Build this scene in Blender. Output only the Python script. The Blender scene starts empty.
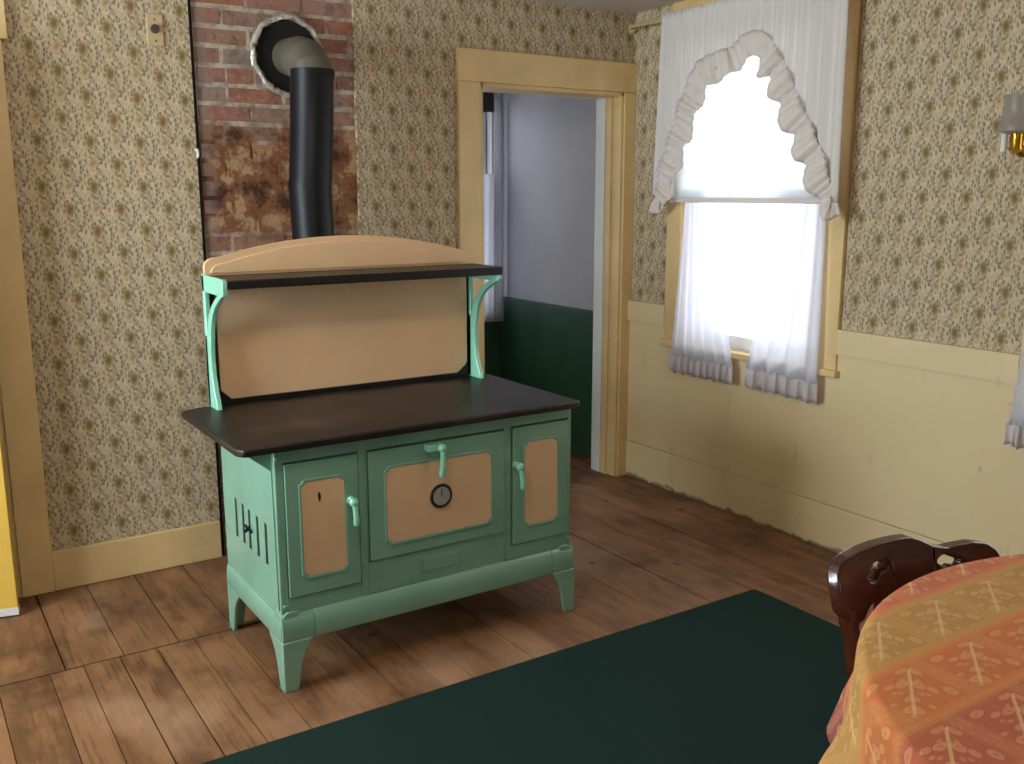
import bpy, bmesh, math, random
from mathutils import Vector, Matrix
random.seed(7)
PI = math.pi
col = bpy.context.scene.collection

# ------------------------------------------------------------------ materials
def srgb(r, g, b):
    f = lambda c: (c/255/12.92) if c/255 <= .04045 else ((c/255+.055)/1.055)**2.4
    return (f(r), f(g), f(b), 1.0)

class NT:
    """small node-tree writer"""
    def __init__(s, name):
        s.m = bpy.data.materials.new(name); s.m.use_nodes = True
        s.t = s.m.node_tree; s.t.nodes.clear()
        s.out = s.t.nodes.new('ShaderNodeOutputMaterial')
    def n(s, typ, **kw):
        nd = s.t.nodes.new(typ)
        for k, v in kw.items(): setattr(nd, k, v)
        return nd
    def link(s, a, b): s.t.links.new(a, b)
    def put(s, sock, v):
        if isinstance(v, bpy.types.NodeSocket): s.link(v, sock)
        elif isinstance(v, (tuple, list)) and sock.type == 'VECTOR': sock.default_value = v[:3]
        else: sock.default_value = v
    def math(s, op, a, b=0.0, c=0.0):
        nd = s.n('ShaderNodeMath', operation=op)
        s.put(nd.inputs[0], a); s.put(nd.inputs[1], b); s.put(nd.inputs[2], c)
        return nd.outputs[0]
    def mix(s, f, a, b, mode='MIX'):
        nd = s.n('ShaderNodeMix', data_type='RGBA', blend_type=mode)
        s.put(nd.inputs['Factor'], f); s.put(nd.inputs[6], a); s.put(nd.inputs[7], b)
        return nd.outputs[2]
    def coord(s, kind='Object'): return s.n('ShaderNodeTexCoord').outputs[kind]
    def sep(s, v):
        nd = s.n('ShaderNodeSeparateXYZ'); s.link(v, nd.inputs[0]); return nd.outputs
    def comb(s, x, y, z):
        nd = s.n('ShaderNodeCombineXYZ')
        for i, v in enumerate((x, y, z)): s.put(nd.inputs[i], v)
        return nd.outputs[0]
    def mapping(s, v, scale=(1, 1, 1), loc=(0, 0, 0)):
        nd = s.n('ShaderNodeMapping'); s.link(v, nd.inputs[0])
        nd.inputs['Scale'].default_value = scale; nd.inputs['Location'].default_value = loc
        return nd.outputs[0]
    def noise(s, v, scale, detail=3, rough=.55):
        nd = s.n('ShaderNodeTexNoise'); s.link(v, nd.inputs['Vector'])
        nd.inputs['Scale'].default_value = scale; nd.inputs['Detail'].default_value = detail
        nd.inputs['Roughness'].default_value = rough
        return nd.outputs[0]
    def vor(s, v, scale, out='Distance', rnd=1.0):
        nd = s.n('ShaderNodeTexVoronoi'); s.link(v, nd.inputs['Vector'])
        nd.inputs['Scale'].default_value = scale; nd.inputs['Randomness'].default_value = rnd
        return nd.outputs[out]
    def smooth(s, v, a, b):
        nd = s.n('ShaderNodeMapRange', interpolation_type='SMOOTHSTEP')
        s.put(nd.inputs[0], v); nd.inputs[1].default_value = a; nd.inputs[2].default_value = b
        return nd.outputs[0]
    def bump(s, h, strength=.3, dist=.002):
        nd = s.n('ShaderNodeBump'); s.link(h, nd.inputs['Height'])
        nd.inputs['Strength'].default_value = strength; nd.inputs['Distance'].default_value = dist
        return nd.outputs[0]
    def bsdf(s, color, rough=.5, metal=0.0, normal=None, coat=0.0, spec=.5, **kw):
        b = s.n('ShaderNodeBsdfPrincipled')
        s.put(b.inputs['Base Color'], color); s.put(b.inputs['Roughness'], rough)
        b.inputs['Metallic'].default_value = metal
        b.inputs['Coat Weight'].default_value = coat
        b.inputs['Specular IOR Level'].default_value = spec
        if normal is not None: s.link(normal, b.inputs['Normal'])
        s.link(b.outputs[0], s.out.inputs[0])
        return b

def paint(name, c, rough=.45, var=.12, scale=6, wear=None, coat=0.0, bump=.08, metal=0.0, spec=.5):
    m = NT(name); co = m.coord()
    n = m.noise(co, scale, 4)
    dark = tuple(x*(1-var*1.6) for x in c[:3])+(1,); light = tuple(min(1, x*(1+var)) for x in c[:3])+(1,)
    cc = m.mix(m.smooth(n, .3, .7), dark, light)
    if wear:
        wc, lo, hi, ws = wear
        cc = m.mix(m.smooth(m.noise(co, ws, 6, .65), lo, hi), cc, wc)
    m.bsdf(cc, rough, metal, m.bump(m.noise(co, 60, 3), bump, .002), coat, spec)
    return m.m

def wallpaper(name, axis):
    m = NT(name); xyz = m.sep(m.coord())
    U = m.math('ADD', xyz[0], -.012) if axis == 'x' else m.math('ADD', xyz[1], .045)
    Z = m.math('ADD', xyz[2], .022 if axis == 'x' else -.017)
    PU, PV = .088, .163
    u = m.math('DIVIDE', U, PU); cidx = m.math('FLOOR', u)
    fu = m.math('SUBTRACT', m.math('FRACT', u), .5)
    par = m.math('MULTIPLY', m.math('FLOORED_MODULO', cidx, 2.0), .5)
    v = m.math('ADD', m.math('DIVIDE', Z, PV), par)
    fv = m.math('SUBTRACT', m.math('FRACT', v), .5)
    fv2 = m.math('SUBTRACT', m.math('FRACT', m.math('ADD', v, .5)), .5)
    X = m.math('MULTIPLY', fu, PU); AX = m.math('ABSOLUTE', X)
    Y = m.math('MULTIPLY', fv, PV); Y2 = m.math('MULTIPLY', fv2, PV)
    rep = m.comb(X, Y, 0.0)                      # mirrored, repeating printed cell
    base = m.mix(m.noise(m.coord(), 2.0, 2), srgb(198, 179, 150), srgb(211, 191, 160))
    # blue grey leaf specks, stretched upright
    st = m.n('ShaderNodeMapping'); m.link(rep, st.inputs[0]); st.inputs['Scale'].default_value = (1, .5, 1); st.inputs['Rotation'].default_value = (0, 0, .35); st = st.outputs[0]
    d1 = m.vor(st, 112); c1 = m.sep(m.vor(st, 112, 'Color'))
    leaf = m.math('MULTIPLY', m.smooth(d1, .54, .36), m.math('GREATER_THAN', c1[0], .12))
    cleaf = m.mix(m.math('GREATER_THAN', c1[1], .5), srgb(112, 106, 102), srgb(134, 118, 92))
    c = m.mix(m.math('MULTIPLY', leaf, .9), base, cleaf)
    d4 = m.vor(m.mapping(rep, (1, .6, 1), (.11, .37, 0)), 84); k4 = m.sep(m.vor(m.mapping(rep, (1, .6, 1), (.11, .37, 0)), 84, 'Color'))
    c = m.mix(m.math('MULTIPLY', m.math('MULTIPLY', m.smooth(d4, .46, .30), m.math('GREATER_THAN', k4[0], .35)), .55), c, srgb(138, 122, 98))
    d3 = m.vor(m.mapping(rep, (1, .7, 1), (.3, .7, 0)), 260); 
    c = m.mix(m.math('MULTIPLY', m.smooth(d3, .38, .24), .55), c, srgb(110, 102, 90))
    # pale scroll lines round the bouquets
    rr = m.math('SQRT', m.math('ADD', m.math('POWER', m.math('DIVIDE', X, .034), 2.0), m.math('POWER', m.math('DIVIDE', Y, .050), 2.0)))
    ring = m.smooth(m.math('ABSOLUTE', m.math('SUBTRACT', rr, 1.0)), .16, .05)
    c = m.mix(m.math('MULTIPLY', ring, .3), c, srgb(226, 206, 160))
    # small pink/ochre motif half way between
    d2 = m.math('SQRT', m.math('ADD', m.math('POWER', m.math('DIVIDE', X, .019), 2.0), m.math('POWER', m.math('DIVIDE', Y2, .025), 2.0)))
    nz = m.noise(rep, 130, 2)
    d2n = m.math('ADD', d2, m.math('MULTIPLY', m.math('SUBTRACT', nz, .5), 1.4))
    c = m.mix(m.math('MULTIPLY', m.smooth(d2n, 1.15, .6), .5), c, srgb(200, 168, 122))
    c = m.mix(m.math('MULTIPLY', m.smooth(d2n, .5, .25), .6), c, srgb(140, 108, 62))
    # the olive bouquet
    dm = m.math('SQRT', m.math('ADD', m.math('POWER', m.math('DIVIDE', X, .021), 2.0), m.math('POWER', m.math('DIVIDE', Y, .028), 2.0)))
    dmn = m.math('ADD', dm, m.math('MULTIPLY', m.math('SUBTRACT', nz, .5), 1.3))
    c = m.mix(m.math('MULTIPLY', m.smooth(dmn, 1.2, .6), .85), c, srgb(166, 144, 98))
    c = m.mix(m.math('MULTIPLY', m.smooth(dmn, .8, .2), .85), c, srgb(116, 94, 58))
    # faint ageing
    c = m.mix(m.math('MULTIPLY', m.smooth(m.noise(m.coord(), 1.3, 4), .5, .75), .14), c, srgb(150, 120, 84))
    m.bsdf(c, .75, spec=.25)
    return m.m

CREAM = srgb(224, 192, 136)
M = {}
M['paper_x'] = wallpaper('wallpaper_along_x', 'x')
M['paper_y'] = wallpaper('wallpaper_along_y', 'y')
M['cream'] = paint('cream_trim_paint', CREAM, .42, .06, 3, (srgb(150, 112, 62), .70, .80, 9))
def mk_wains():
    m = NT('wainscot_paint'); co = m.coord(); p = m.sep(co)
    c = m.mix(m.noise(co, 2, 4), srgb(218, 194, 148), srgb(232, 210, 166))
    n = m.noise(m.mapping(co, (1, 1, .35)), 9, 5, .65)
    c = m.mix(m.math('MULTIPLY', m.smooth(n, .60, .78), .5), c, srgb(170, 134, 84))
    dirt = m.smooth(m.math('ADD', p[2], m.math('MULTIPLY', m.math('SUBTRACT', m.noise(co, 16, 5, .7), .5), .09)), .028, .006)
    c = m.mix(m.math('MULTIPLY', dirt, .8), c, srgb(84, 58, 36))
    chips = m.smooth(m.vor(m.mapping(co, (1, 1, .5)), 4.2), .055, .03)
    c = m.mix(m.math('MULTIPLY', chips, .6), c, srgb(110, 78, 44))
    m.bsdf(c, .45, 0, m.bump(m.noise(m.mapping(co, (1, 1, .15)), 40, 3), .1, .002))
    return m.m
M['wains'] = mk_wains()
M['yellow'] = paint('yellow_door_paint', srgb(232, 188, 84), .38, .05, 3)
M['white'] = paint('white_paint', srgb(228, 226, 222), .5, .03, 3)
M['ceil'] = paint('ceiling_plaster', srgb(205, 196, 186), .8, .04, 3)
M['plain'] = paint('plain_wall_plaster', srgb(214, 202, 176), .8, .04, 3)
M['grey_wall'] = paint('pale_grey_wall', srgb(208, 208, 216), .75, .04, 2)
M['green_wains'] = paint('dark_green_wainscot', srgb(58, 100, 76), .45, .12, 3)
M['jade'] = paint('jade_enamel', srgb(132, 178, 155), .22, .05, 4, (srgb(96, 120, 92), .70, .80, 14), coat=.5, bump=.04)
M['jade_light'] = paint('pale_jade_enamel', srgb(150, 222, 192), .18, .04, 4, coat=.6, bump=.03)
M['peach'] = paint('peach_cream_enamel', srgb(236, 198, 156), .2, .03, 3, (srgb(196, 150, 100), .72, .82, 5), coat=.5, bump=.03)
M['iron'] = paint('seasoned_iron', srgb(30, 22, 20), .42, .3, 5, (srgb(78, 60, 50), .50, .80, 4), bump=.12)
M['black'] = paint('black_iron', srgb(22, 20, 20), .4, .2, 8)
M['pipe'] = paint('black_stovepipe', srgb(14, 14, 17), .45, .1, 8, spec=.3)
M['galv'] = paint('dull_grey_pipe', srgb(112, 104, 92), .5, .12, 9, metal=.3)
M['soot'] = paint('soot', srgb(16, 14, 13), .9, .2, 8)
M['foil'] = paint('crumpled_foil', srgb(214, 206, 192), .4, .3, 40, (srgb(104, 94, 82), .55, .7, 40), metal=.5, bump=.9)
M['dial'] = paint('gauge_dial', srgb(176, 170, 160), .25, .05, 20, coat=.4)
M['brass'] = paint('polished_brass', srgb(214, 164, 70), .22, .08, 12, metal=1.0)
M['chip'] = paint('dark_chip', srgb(34, 26, 22), .7, .1, 10)
M['plate'] = paint('beige_plate', srgb(196, 174, 132), .5, .05, 20)
M['knob'] = paint('dark_knob', srgb(74, 62, 50), .5, .1, 20)
M['mahog'] = paint('dark_red_wood', srgb(70, 30, 17), .22, .25, 5, coat=.5, bump=.05)

def mk_floor():
    m = NT('worn_floorboards'); co = m.coord()
    at = m.n('ShaderNodeAttribute', attribute_name='rnd').outputs['Fac']
    p = m.sep(co)
    off = m.math('MULTIPLY', at, 37.0)
    v = m.comb(m.math('ADD', p[0], off), m.math('MULTIPLY', p[1], .05), off)
    grain = m.noise(v, 85, 6, .66)
    v2 = m.comb(m.math('ADD', p[0], off), m.math('MULTIPLY', p[1], .28), off)
    wave = m.noise(v2, 14, 4, .6)
    base = m.mix(at, srgb(98, 66, 44), srgb(150, 108, 76))
    c = m.mix(m.smooth(wave, .35, .68), base, srgb(150, 106, 72))
    c = m.mix(m.math('MULTIPLY', m.smooth(grain, .48, .68), .6), c, srgb(78, 48, 30))
    blot = m.noise(co, 3.2, 5, .6)
    c = m.mix(m.math('MULTIPLY', m.smooth(blot, .48, .68), .7), c, srgb(80, 50, 34))
    worn = m.noise(m.mapping(co, (1, .6, 1), (5, 2, 0)), 2.1, 4)
    c = m.mix(m.math('MULTIPLY', m.smooth(worn, .5, .68), .5), c, srgb(188, 148, 118))
    spots = m.vor(m.mapping(co, (1, .7, 1)), 5.5)
    c = m.mix(m.math('MULTIPLY', m.smooth(spots, .10, .05), .7), c, srgb(56, 36, 24))
    h = m.math('ADD', grain, m.math('MULTIPLY', wave, 1.5))
    m.bsdf(c, m.math('ADD', .38, m.math('MULTIPLY', blot, .3)), 0, m.bump(h, .25, .003), spec=.35)
    return m.m
M['floor'] = mk_floor()
M['under'] = paint('dark_gap', srgb(26, 18, 14), .9, .1)

def mk_brick():
    m = NT('old_red_brick'); co = m.coord()
    at = m.n('ShaderNodeAttribute', attribute_name='rnd').outputs['Fac']
    p = m.sep(co)
    r = m.n('ShaderNodeValToRGB'); m.link(at, r.inputs[0])
    e = r.color_ramp.elements
    e[0].position = 0; e[0].color = srgb(138, 90, 74); e[1].position = 1; e[1].color = srgb(142, 124, 110)
    for pos, c in ((.2, srgb(166, 120, 104)), (.36, srgb(124, 92, 78)), (.52, srgb(168, 128, 112)), (.66, srgb(146, 134, 120)), (.82, srgb(156, 106, 88)), (.93, srgb(170, 112, 82))):
        x = e.new(pos); x.color = c
    n1 = m.noise(co, 22, 5, .65)
    c = m.mix(m.math('MULTIPLY', m.smooth(n1, .45, .7), .6), r.outputs[0], srgb(92, 72, 62))
    n2 = m.noise(co, 45, 4)
    c = m.mix(m.math('MULTIPLY', m.smooth(n2, .52, .68), .5), c, srgb(168, 148, 132))
    # brown plaster remains and old water stain on the lower part, ragged outline
    n3 = m.noise(co, 7, 5, .65)
    low = m.smooth(m.math('ADD', p[2], m.math('MULTIPLY', m.math('SUBTRACT', n3, .5), .7)), 1.84, 1.68)
    n4 = m.noise(m.mapping(co, (1, 1, 1), (3, 1, 7)), 7, 6, .68)
    st = m.mix(m.smooth(n4, .40, .50), srgb(70, 44, 30), srgb(128, 86, 58))
    st = m.mix(m.smooth(n4, .52, .60), st, srgb(176, 142, 106))
    st = m.mix(m.math('MULTIPLY', m.smooth(n1, .55, .66), .7), st, srgb(126, 52, 30))
    up = m.smooth(m.math('ADD', p[2], m.math('MULTIPLY', n3, .25)), 1.40, 1.52)
    c = m.mix(m.math('MULTIPLY', m.math('MULTIPLY', low, up), .95), c, st)
    left = m.smooth(m.math('ADD', p[0], m.math('MULTIPLY', n3, .08)), -2.07, -2.12)
    c = m.mix(m.math('MULTIPLY', left, .6), c, srgb(142, 124, 116))
    m.bsdf(c, .88, 0, m.bump(m.math('ADD', n1, n2), .6, .006), spec=.2)
    return m.m
M['brick'] = mk_brick()
def mk_mortar():
    m = NT('lime_mortar'); co = m.coord()
    n = m.noise(co, 30, 5)
    c = m.mix(m.smooth(n, .35, .65), srgb(150, 134, 118), srgb(196, 182, 166))
    p = m.sep(co); n3 = m.noise(co, 7, 5, .65)
    low = m.smooth(m.math('ADD', p[2], m.math('MULTIPLY', m.math('SUBTRACT', n3, .5), .7)), 1.84, 1.68)
    up = m.smooth(m.math('ADD', p[2], m.math('MULTIPLY', n3, .25)), 1.40, 1.52)
    n1 = m.noise(co, 22, 5, .65)
    n4 = m.noise(m.mapping(co, (1, 1, 1), (3, 1, 7)), 7, 6, .68)
    st = m.mix(m.smooth(n4, .40, .50), srgb(70, 44, 30), srgb(128, 86, 58))
    st = m.mix(m.smooth(n4, .52, .60), st, srgb(176, 142, 106))
    st = m.mix(m.math('MULTIPLY', m.smooth(n1, .55, .66), .7), st, srgb(126, 52, 30))
    c = m.mix(m.math('MULTIPLY', m.math('MULTIPLY', low, up), .95), c, st)
    m.bsdf(c, .9, 0, m.bump(n, .6, .005), spec=.2)
    return m.m
M['mortar'] = mk_mortar()

def mk_rug():
    m = NT('dark_green_rug'); co = m.coord()
    n = m.noise(co, 420, 2); n2 = m.noise(co, 5, 3)
    c = m.mix(n, srgb(24, 42, 38), srgb(38, 60, 55)); c = m.mix(m.math('MULTIPLY', n2, .35), c, srgb(30, 46, 45))
    m.bsdf(c, .95, 0, m.bump(n, .5, .002), spec=.1)
    return m.m
M['rug'] = mk_rug()
M['backing_highlight'] = paint('rug_backing_highlight', srgb(168, 152, 136), .9, .1, 30)  # pale colour holds the highlight seen on the rug's backing

def fabric(name, c, transp, transl, weave=700):
    m = NT(name); co = m.coord()
    d = m.n('ShaderNodeBsdfDiffuse'); d.inputs[0].default_value = c
    t = m.n('ShaderNodeBsdfTranslucent'); t.inputs[0].default_value = c
    x = m.n('ShaderNodeMixShader'); x.inputs[0].default_value = transl
    m.link(d.outputs[0], x.inputs[1]); m.link(t.outputs[0], x.inputs[2])
    tr = m.n('ShaderNodeBsdfTransparent')
    y = m.n('ShaderNodeMixShader'); y.inputs[0].default_value = 1-transp
    m.link(tr.outputs[0], y.inputs[1]); m.link(x.outputs[0], y.inputs[2])
    m.link(y.outputs[0], m.out.inputs[0])
    m.link(m.bump(m.noise(co, weave, 2), .15, .001), d.inputs['Normal'])
    return m.m
M['valance'] = fabric('white_cotton', srgb(240, 234, 230), .0, .30)
M['ruffle'] = fabric('white_cotton_ruffle', srgb(238, 228, 220), .0, .18)
M['sheer'] = fabric('white_sheer', srgb(238, 238, 246), .26, .5)
M['hem'] = fabric('gathered_sheer_ruffle', srgb(240, 234, 236), .08, .5)
M['blind'] = fabric('white_blind_cloth', srgb(246, 248, 250), .0, .60)
M['dark_print'] = fabric('dark_printed_cotton', srgb(96, 98, 104), .0, .2)

def mk_glass():
    m = NT('window_glass')
    t = m.n('ShaderNodeBsdfTransparent'); g = m.n('ShaderNodeBsdfGlossy'); g.inputs['Roughness'].default_value = .02
    x = m.n('ShaderNodeMixShader'); x.inputs[0].default_value = .06
    m.link(t.outputs[0], x.inputs[1]); m.link(g.outputs[0], x.inputs[2]); m.link(x.outputs[0], m.out.inputs[0])
    return m.m
M['glass'] = mk_glass()
def mk_frost():
    m = NT('frosted_grey_glass')
    b = m.bsdf(srgb(168, 158, 148), .35, spec=.5)
    t = m.n('ShaderNodeBsdfTransparent'); x = m.n('ShaderNodeMixShader'); x.inputs[0].default_value = .48
    m.link(t.outputs[0], x.inputs[1]); m.link(b.outputs[0], x.inputs[2]); m.link(x.outputs[0], m.out.inputs[0])
    return m.m
M['frost'] = mk_frost()

def mk_cloth():
    m = NT('woven_banded_tablecloth')
    uv = m.n('ShaderNodeUVMap', uv_map='flat').outputs[0]
    p = m.sep(uv); X = p[0]; Y = p[1]
    B = .131
    s = m.math('DIVIDE', m.math('ADD', Y, 2.916+10*B), B)        # band coordinate
    bi = m.math('FLOOR', s); f = m.math('FRACT', s)
    k = m.math('DIVIDE', m.math('FLOORED_MODULO', bi, 5.0), 5.0)
    r = m.n('ShaderNodeValToRGB'); r.color_ramp.interpolation = 'CONSTANT'; m.link(m.math('ADD', k, .05), r.inputs[0])
    e = r.color_ramp.elements
    e[0].position = 0; e[0].color = srgb(220, 132, 106)           # coral (band above the yellow)
    e[1].position = .2; e[1].color = srgb(160, 92, 96)
    for pos, c in ((.4, srgb(206, 116, 90)), (.6, srgb(224, 138, 86)), (.8, srgb(206, 166, 100))):
        x = e.new(pos); x.color = c
    base = r.outputs[0]
    # each band is a row of squares parted by pale ribbons; in every square a sprig along the diagonal
    Pz = .165
    fx = m.math('FRACT', m.math('ADD', m.math('DIVIDE', X, Pz), m.math('MULTIPLY', bi, .37)))
    dx = m.math('ABSOLUTE', m.math('SUBTRACT', fx, .5))
    rib = m.smooth(dx, .405, .43)
    dots = m.smooth(m.vor(uv, 130), .45, .25)
    ribc = m.mix(m.math('MULTIPLY', dots, .6), srgb(206, 150, 100), srgb(236, 194, 144))
    pale = m.mix(.6, base, srgb(238, 192, 136)); deep = m.mix(.30, base, srgb(140, 70, 50))
    da = m.math('SUBTRACT', fx, f); aa = m.math('ABSOLUTE', da); sb = m.math('ADD', fx, f)
    inside = m.math('MULTIPLY', m.smooth(dx, .40, .37), m.smooth(m.math('ABSOLUTE', m.math('SUBTRACT', f, .5)), .40, .37))
    lv = m.comb(aa, m.math('ADD', sb, m.math('MULTIPLY', aa, .6)), 0.0)
    leafd = m.vor(m.mapping(lv, (1.0, 1.0, 1)), 4.4, rnd=.65)
    fl = m.math('MULTIPLY', m.smooth(leafd, .50, .40), inside)
    c = m.mix(m.math('MULTIPLY', inside, .5), base, deep)
    c = m.mix(m.math('MULTIPLY', fl, .7), c, pale)
    vein = m.math('MULTIPLY', m.smooth(leafd, .16, .10), inside)
    c = m.mix(m.math('MULTIPLY', vein, .5), c, deep)
    stem2 = m.math('MULTIPLY', m.smooth(aa, .034, .018), m.math('MULTIPLY', m.math('GREATER_THAN', f, .16), m.math('LESS_THAN', f, .84)))
    c = m.mix(m.math('MULTIPLY', stem2, .7), c, srgb(240, 204, 150))
    c = m.mix(m.math('MULTIPLY', rib, .7), c, m.mix(.45, ribc, base))
    # band borders, finely toothed
    edge = m.smooth(m.math('ABSOLUTE', m.math('SUBTRACT', f, .5)), .43, .46)
    teeth = m.math('GREATER_THAN', m.math('FRACT', m.math('MULTIPLY', X, 95.0)), .4)
    c = m.mix(m.math('MULTIPLY', edge, m.math('ADD', .35, m.math('MULTIPLY', teeth, .3))), c, srgb(222, 160, 96))
    w = m.noise(uv, 500, 2)
    c = m.mix(m.math('MULTIPLY', w, .25), c, srgb(190, 120, 86))
    m.bsdf(c, .9, 0, m.bump(m.math('ADD', w, fl), .4, .002), spec=.15)
    return m.m
M['cloth'] = mk_cloth()

# ------------------------------------------------------------------ mesh helpers
def V(*a): return Vector(a)
def box(bm, x0, x1, y0, y1, z0, z1):
    vs = [bm.verts.new((x, y, z)) for x in (x0, x1) for y in (y0, y1) for z in (z0, z1)]
    for f in ((0, 1, 3, 2), (4, 6, 7, 5), (0, 4, 5, 1), (2, 3, 7, 6), (0, 2, 6, 4), (1, 5, 7, 3)):
        bm.faces.new([vs[i] for i in f])
    return vs
AX = {'y': lambda a, b, t: (a, t, b), 'x': lambda a, b, t: (t, a, b), 'z': lambda a, b, t: (a, b, t)}
def prism(bm, pts, axis, t0, t1):
    """closed 2-D outline extruded along an axis"""
    f = AX[axis]
    A = [bm.verts.new(f(a, b, t0)) for a, b in pts]; Bv = [bm.verts.new(f(a, b, t1)) for a, b in pts]
    n = len(pts)
    bm.faces.new(A); bm.faces.new(Bv[::-1])
    for i in range(n):
        bm.faces.new((A[i], Bv[i], Bv[(i+1) % n], A[(i+1) % n]))
def ring_prism(bm, outer, inner, axis, t0, t1):
    f = AX[axis]; n = len(outer)
    L = [[bm.verts.new(f(a, b, t)) for a, b in pts] for pts in (outer, inner) for t in (t0, t1)]
    o0, o1, i0, i1 = L
    for i in range(n):
        j = (i+1) % n
        bm.faces.new((o0[i], o0[j], o1[j], o1[i])); bm.faces.new((i0[i], i1[i], i1[j], i0[j]))
        bm.faces.new((o0[i], i0[i], i0[j], o0[j])); bm.faces.new((o1[i], o1[j], i1[j], i1[i]))
def tube(bm, pts, rad, seg=16, caps=True, closed=False):
    pts = [Vector(p) for p in pts]; n = len(pts)
    if not hasattr(rad, '__len__'): rad = [rad]*n
    rings = []; up = None
    for i, p in enumerate(pts):
        if closed: d = (pts[(i+1) % n]-pts[i-1]).normalized()
        else: d = (pts[min(i+1, n-1)]-pts[max(i-1, 0)]).normalized()
        if up is None:
            up = d.orthogonal().normalized()
        up = (up-d*up.dot(d)).normalized(); s = d.cross(up)
        rings.append([bm.verts.new(p+(up*math.cos(2*PI*k/seg)+s*math.sin(2*PI*k/seg))*rad[i]) for k in range(seg)])
    for i in range(n if closed else n-1):
        a, b = rings[i], rings[(i+1) % n]
        for k in range(seg): bm.faces.new((a[k], a[(k+1) % seg], b[(k+1) % seg], b[k]))
    if caps and not closed:
        bm.faces.new(rings[0][::-1]); bm.faces.new(rings[-1])
def lathe(bm, prof, c, axis='z', seg=32):
    """profile of (radius, height) turned about an axis through c"""
    rings = []
    for r, h in prof:
        ring = []
        for k in range(seg):
            a = 2*PI*k/seg; u, w = r*math.cos(a), r*math.sin(a)
            o = {'z': (u, w, h), 'y': (u, h, w), 'x': (h, u, w)}[axis]
            ring.append(bm.verts.new((c[0]+o[0], c[1]+o[1], c[2]+o[2])))
        rings.append(ring)
    for i in range(len(rings)-1):
        for k in range(seg):
            bm.faces.new((rings[i][k], rings[i][(k+1) % seg], rings[i+1][(k+1) % seg], rings[i+1][k]))
    if prof[0][0] > 1e-6: bm.faces.new(rings[0][::-1])
    if prof[-1][0] > 1e-6: bm.faces.new(rings[-1])
def grid(bm, fn, nu, nv):
    g = [[bm.verts.new(fn(i/nu, j/nv)) for j in range(nv+1)] for i in range(nu+1)]
    for i in range(nu):
        for j in range(nv): bm.faces.new((g[i][j], g[i+1][j], g[i+1][j+1], g[i][j+1]))
    return g

ORG = {}
def build(name, bm, mat, parent=None, bevel=0.0, solid=0.0, smooth=True, org=None, seg=2):
    o_ = ORG.get(parent, Vector((0, 0, 0))) if parent is not None else Vector(org or (0, 0, 0))
    if o_.length: bmesh.ops.translate(bm, verts=bm.verts, vec=-o_)
    bmesh.ops.remove_doubles(bm, verts=bm.verts, dist=1e-6)
    bmesh.ops.recalc_face_normals(bm, faces=bm.faces)
    me = bpy.data.meshes.new(name); bm.to_mesh(me); bm.free()
    for m_ in (mat if isinstance(mat, (list, tuple)) else [mat]): me.materials.append(M[m_])
    if smooth:
        me.polygons.foreach_set('use_smooth', [True]*len(me.polygons)); me.set_sharp_from_angle(angle=math.radians(38))
    o = bpy.data.objects.new(name, me); col.objects.link(o)
    if parent is not None: o.parent = parent
    else: o.location = o_
    ORG[o] = o_
    if solid:
        s = o.modifiers.new('thick', 'SOLIDIFY'); s.thickness = solid; s.offset = 0
    if bevel:
        b = o.modifiers.new('bevel', 'BEVEL'); b.width = bevel; b.segments = seg; b.limit_method = 'ANGLE'; b.angle_limit = math.radians(35)
        b.harden_normals = False
    return o
def B(): return bmesh.new()
def thing(name, label, cat, loc, group=None):
    o = bpy.data.objects.new(name, None); col.objects.link(o); o.location = loc; o.empty_display_size = .05
    ORG[o] = Vector(loc)
    return tag(o, label, cat, group)
def tag(o, label, cat, group=None):
    o['label'] = label; o['category'] = cat
    if group: o['group'] = group
    return o
def struct(o, label=None, cat=None):
    o['kind'] = 'structure'
    if label: o['label'] = label
    if cat: o['category'] = cat
    return o
def boxes(*bs):
    bm = B()
    for b in bs: box(bm, *b)
    return bm

# ------------------------------------------------------------------ the room
CE = 2.379                      # ceiling height
XL, YR = -4.65, -5.5            # left wall, wall behind the viewer
CH0, CH1 = -2.2, -1.522         # bare chimney strip
T = .14
# floor: individual boards in one mesh
def make_floor():
    bm = B(); lay = bm.faces.layers.float.new('rnd')
    lo = [-3.113]
    while lo[0] > XL-.2: lo.insert(0, lo[0]-random.uniform(.11, .19))
    hi = [-1.24, -1.035, -.807, -.605, -.385, -.18, .03, .25]
    near = lo+[-2.965, -2.865, -2.755, -2.635, -2.514, -2.387, -2.217, -2.086, -1.949, -1.846, -1.618, -1.43]+hi
    far = lo+[-2.918, -2.738, -2.56, -2.371, -2.19, -2.02, -1.83, -1.62, -1.43]+hi
    def board(x0, x1, y0, y1):
        g = random.choice((.002, .0025, .003, .004, .006, .008)); n0 = len(bm.faces); dz = random.uniform(-.0012, .0012)
        box(bm, x0+g*.5, x1-.0015, y0+.0015, y1-.0015, -.022, dz)
        bm.faces.ensure_lookup_table(); r = random.random()
        for f in bm.faces[n0:]: f[lay] = r
    JO = -.715; JJ = [random.uniform(-.004, .004) for _ in far]
    for i in range(len(far)-1):
        if far[i] < -1.25: board(far[i], far[i+1], JO+JJ[i], 1.45)
    for i in range(len(near)-1):
        y = JO-.006 if near[i] < -1.25 else 1.45
        while y > YR-.2:
            e = y-(random.uniform(2.2, 3.4) if y != 1.45 else random.uniform(3.2, 4.6)); board(near[i], near[i+1], e, y); y = e
    n0 = len(bm.faces); box(bm, XL-.2, .25, YR-.2, 1.45, -.05, -.012)
    bm.faces.ensure_lookup_table()
    for f in bm.faces[n0:]: f.material_index = 1
    return build('floor', bm, ['floor', 'under'])
struct(make_floor())
struct(build('ceiling', boxes((XL-T, T, YR-T, 1.46, CE, CE+.1)), 'ceil'))

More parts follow.
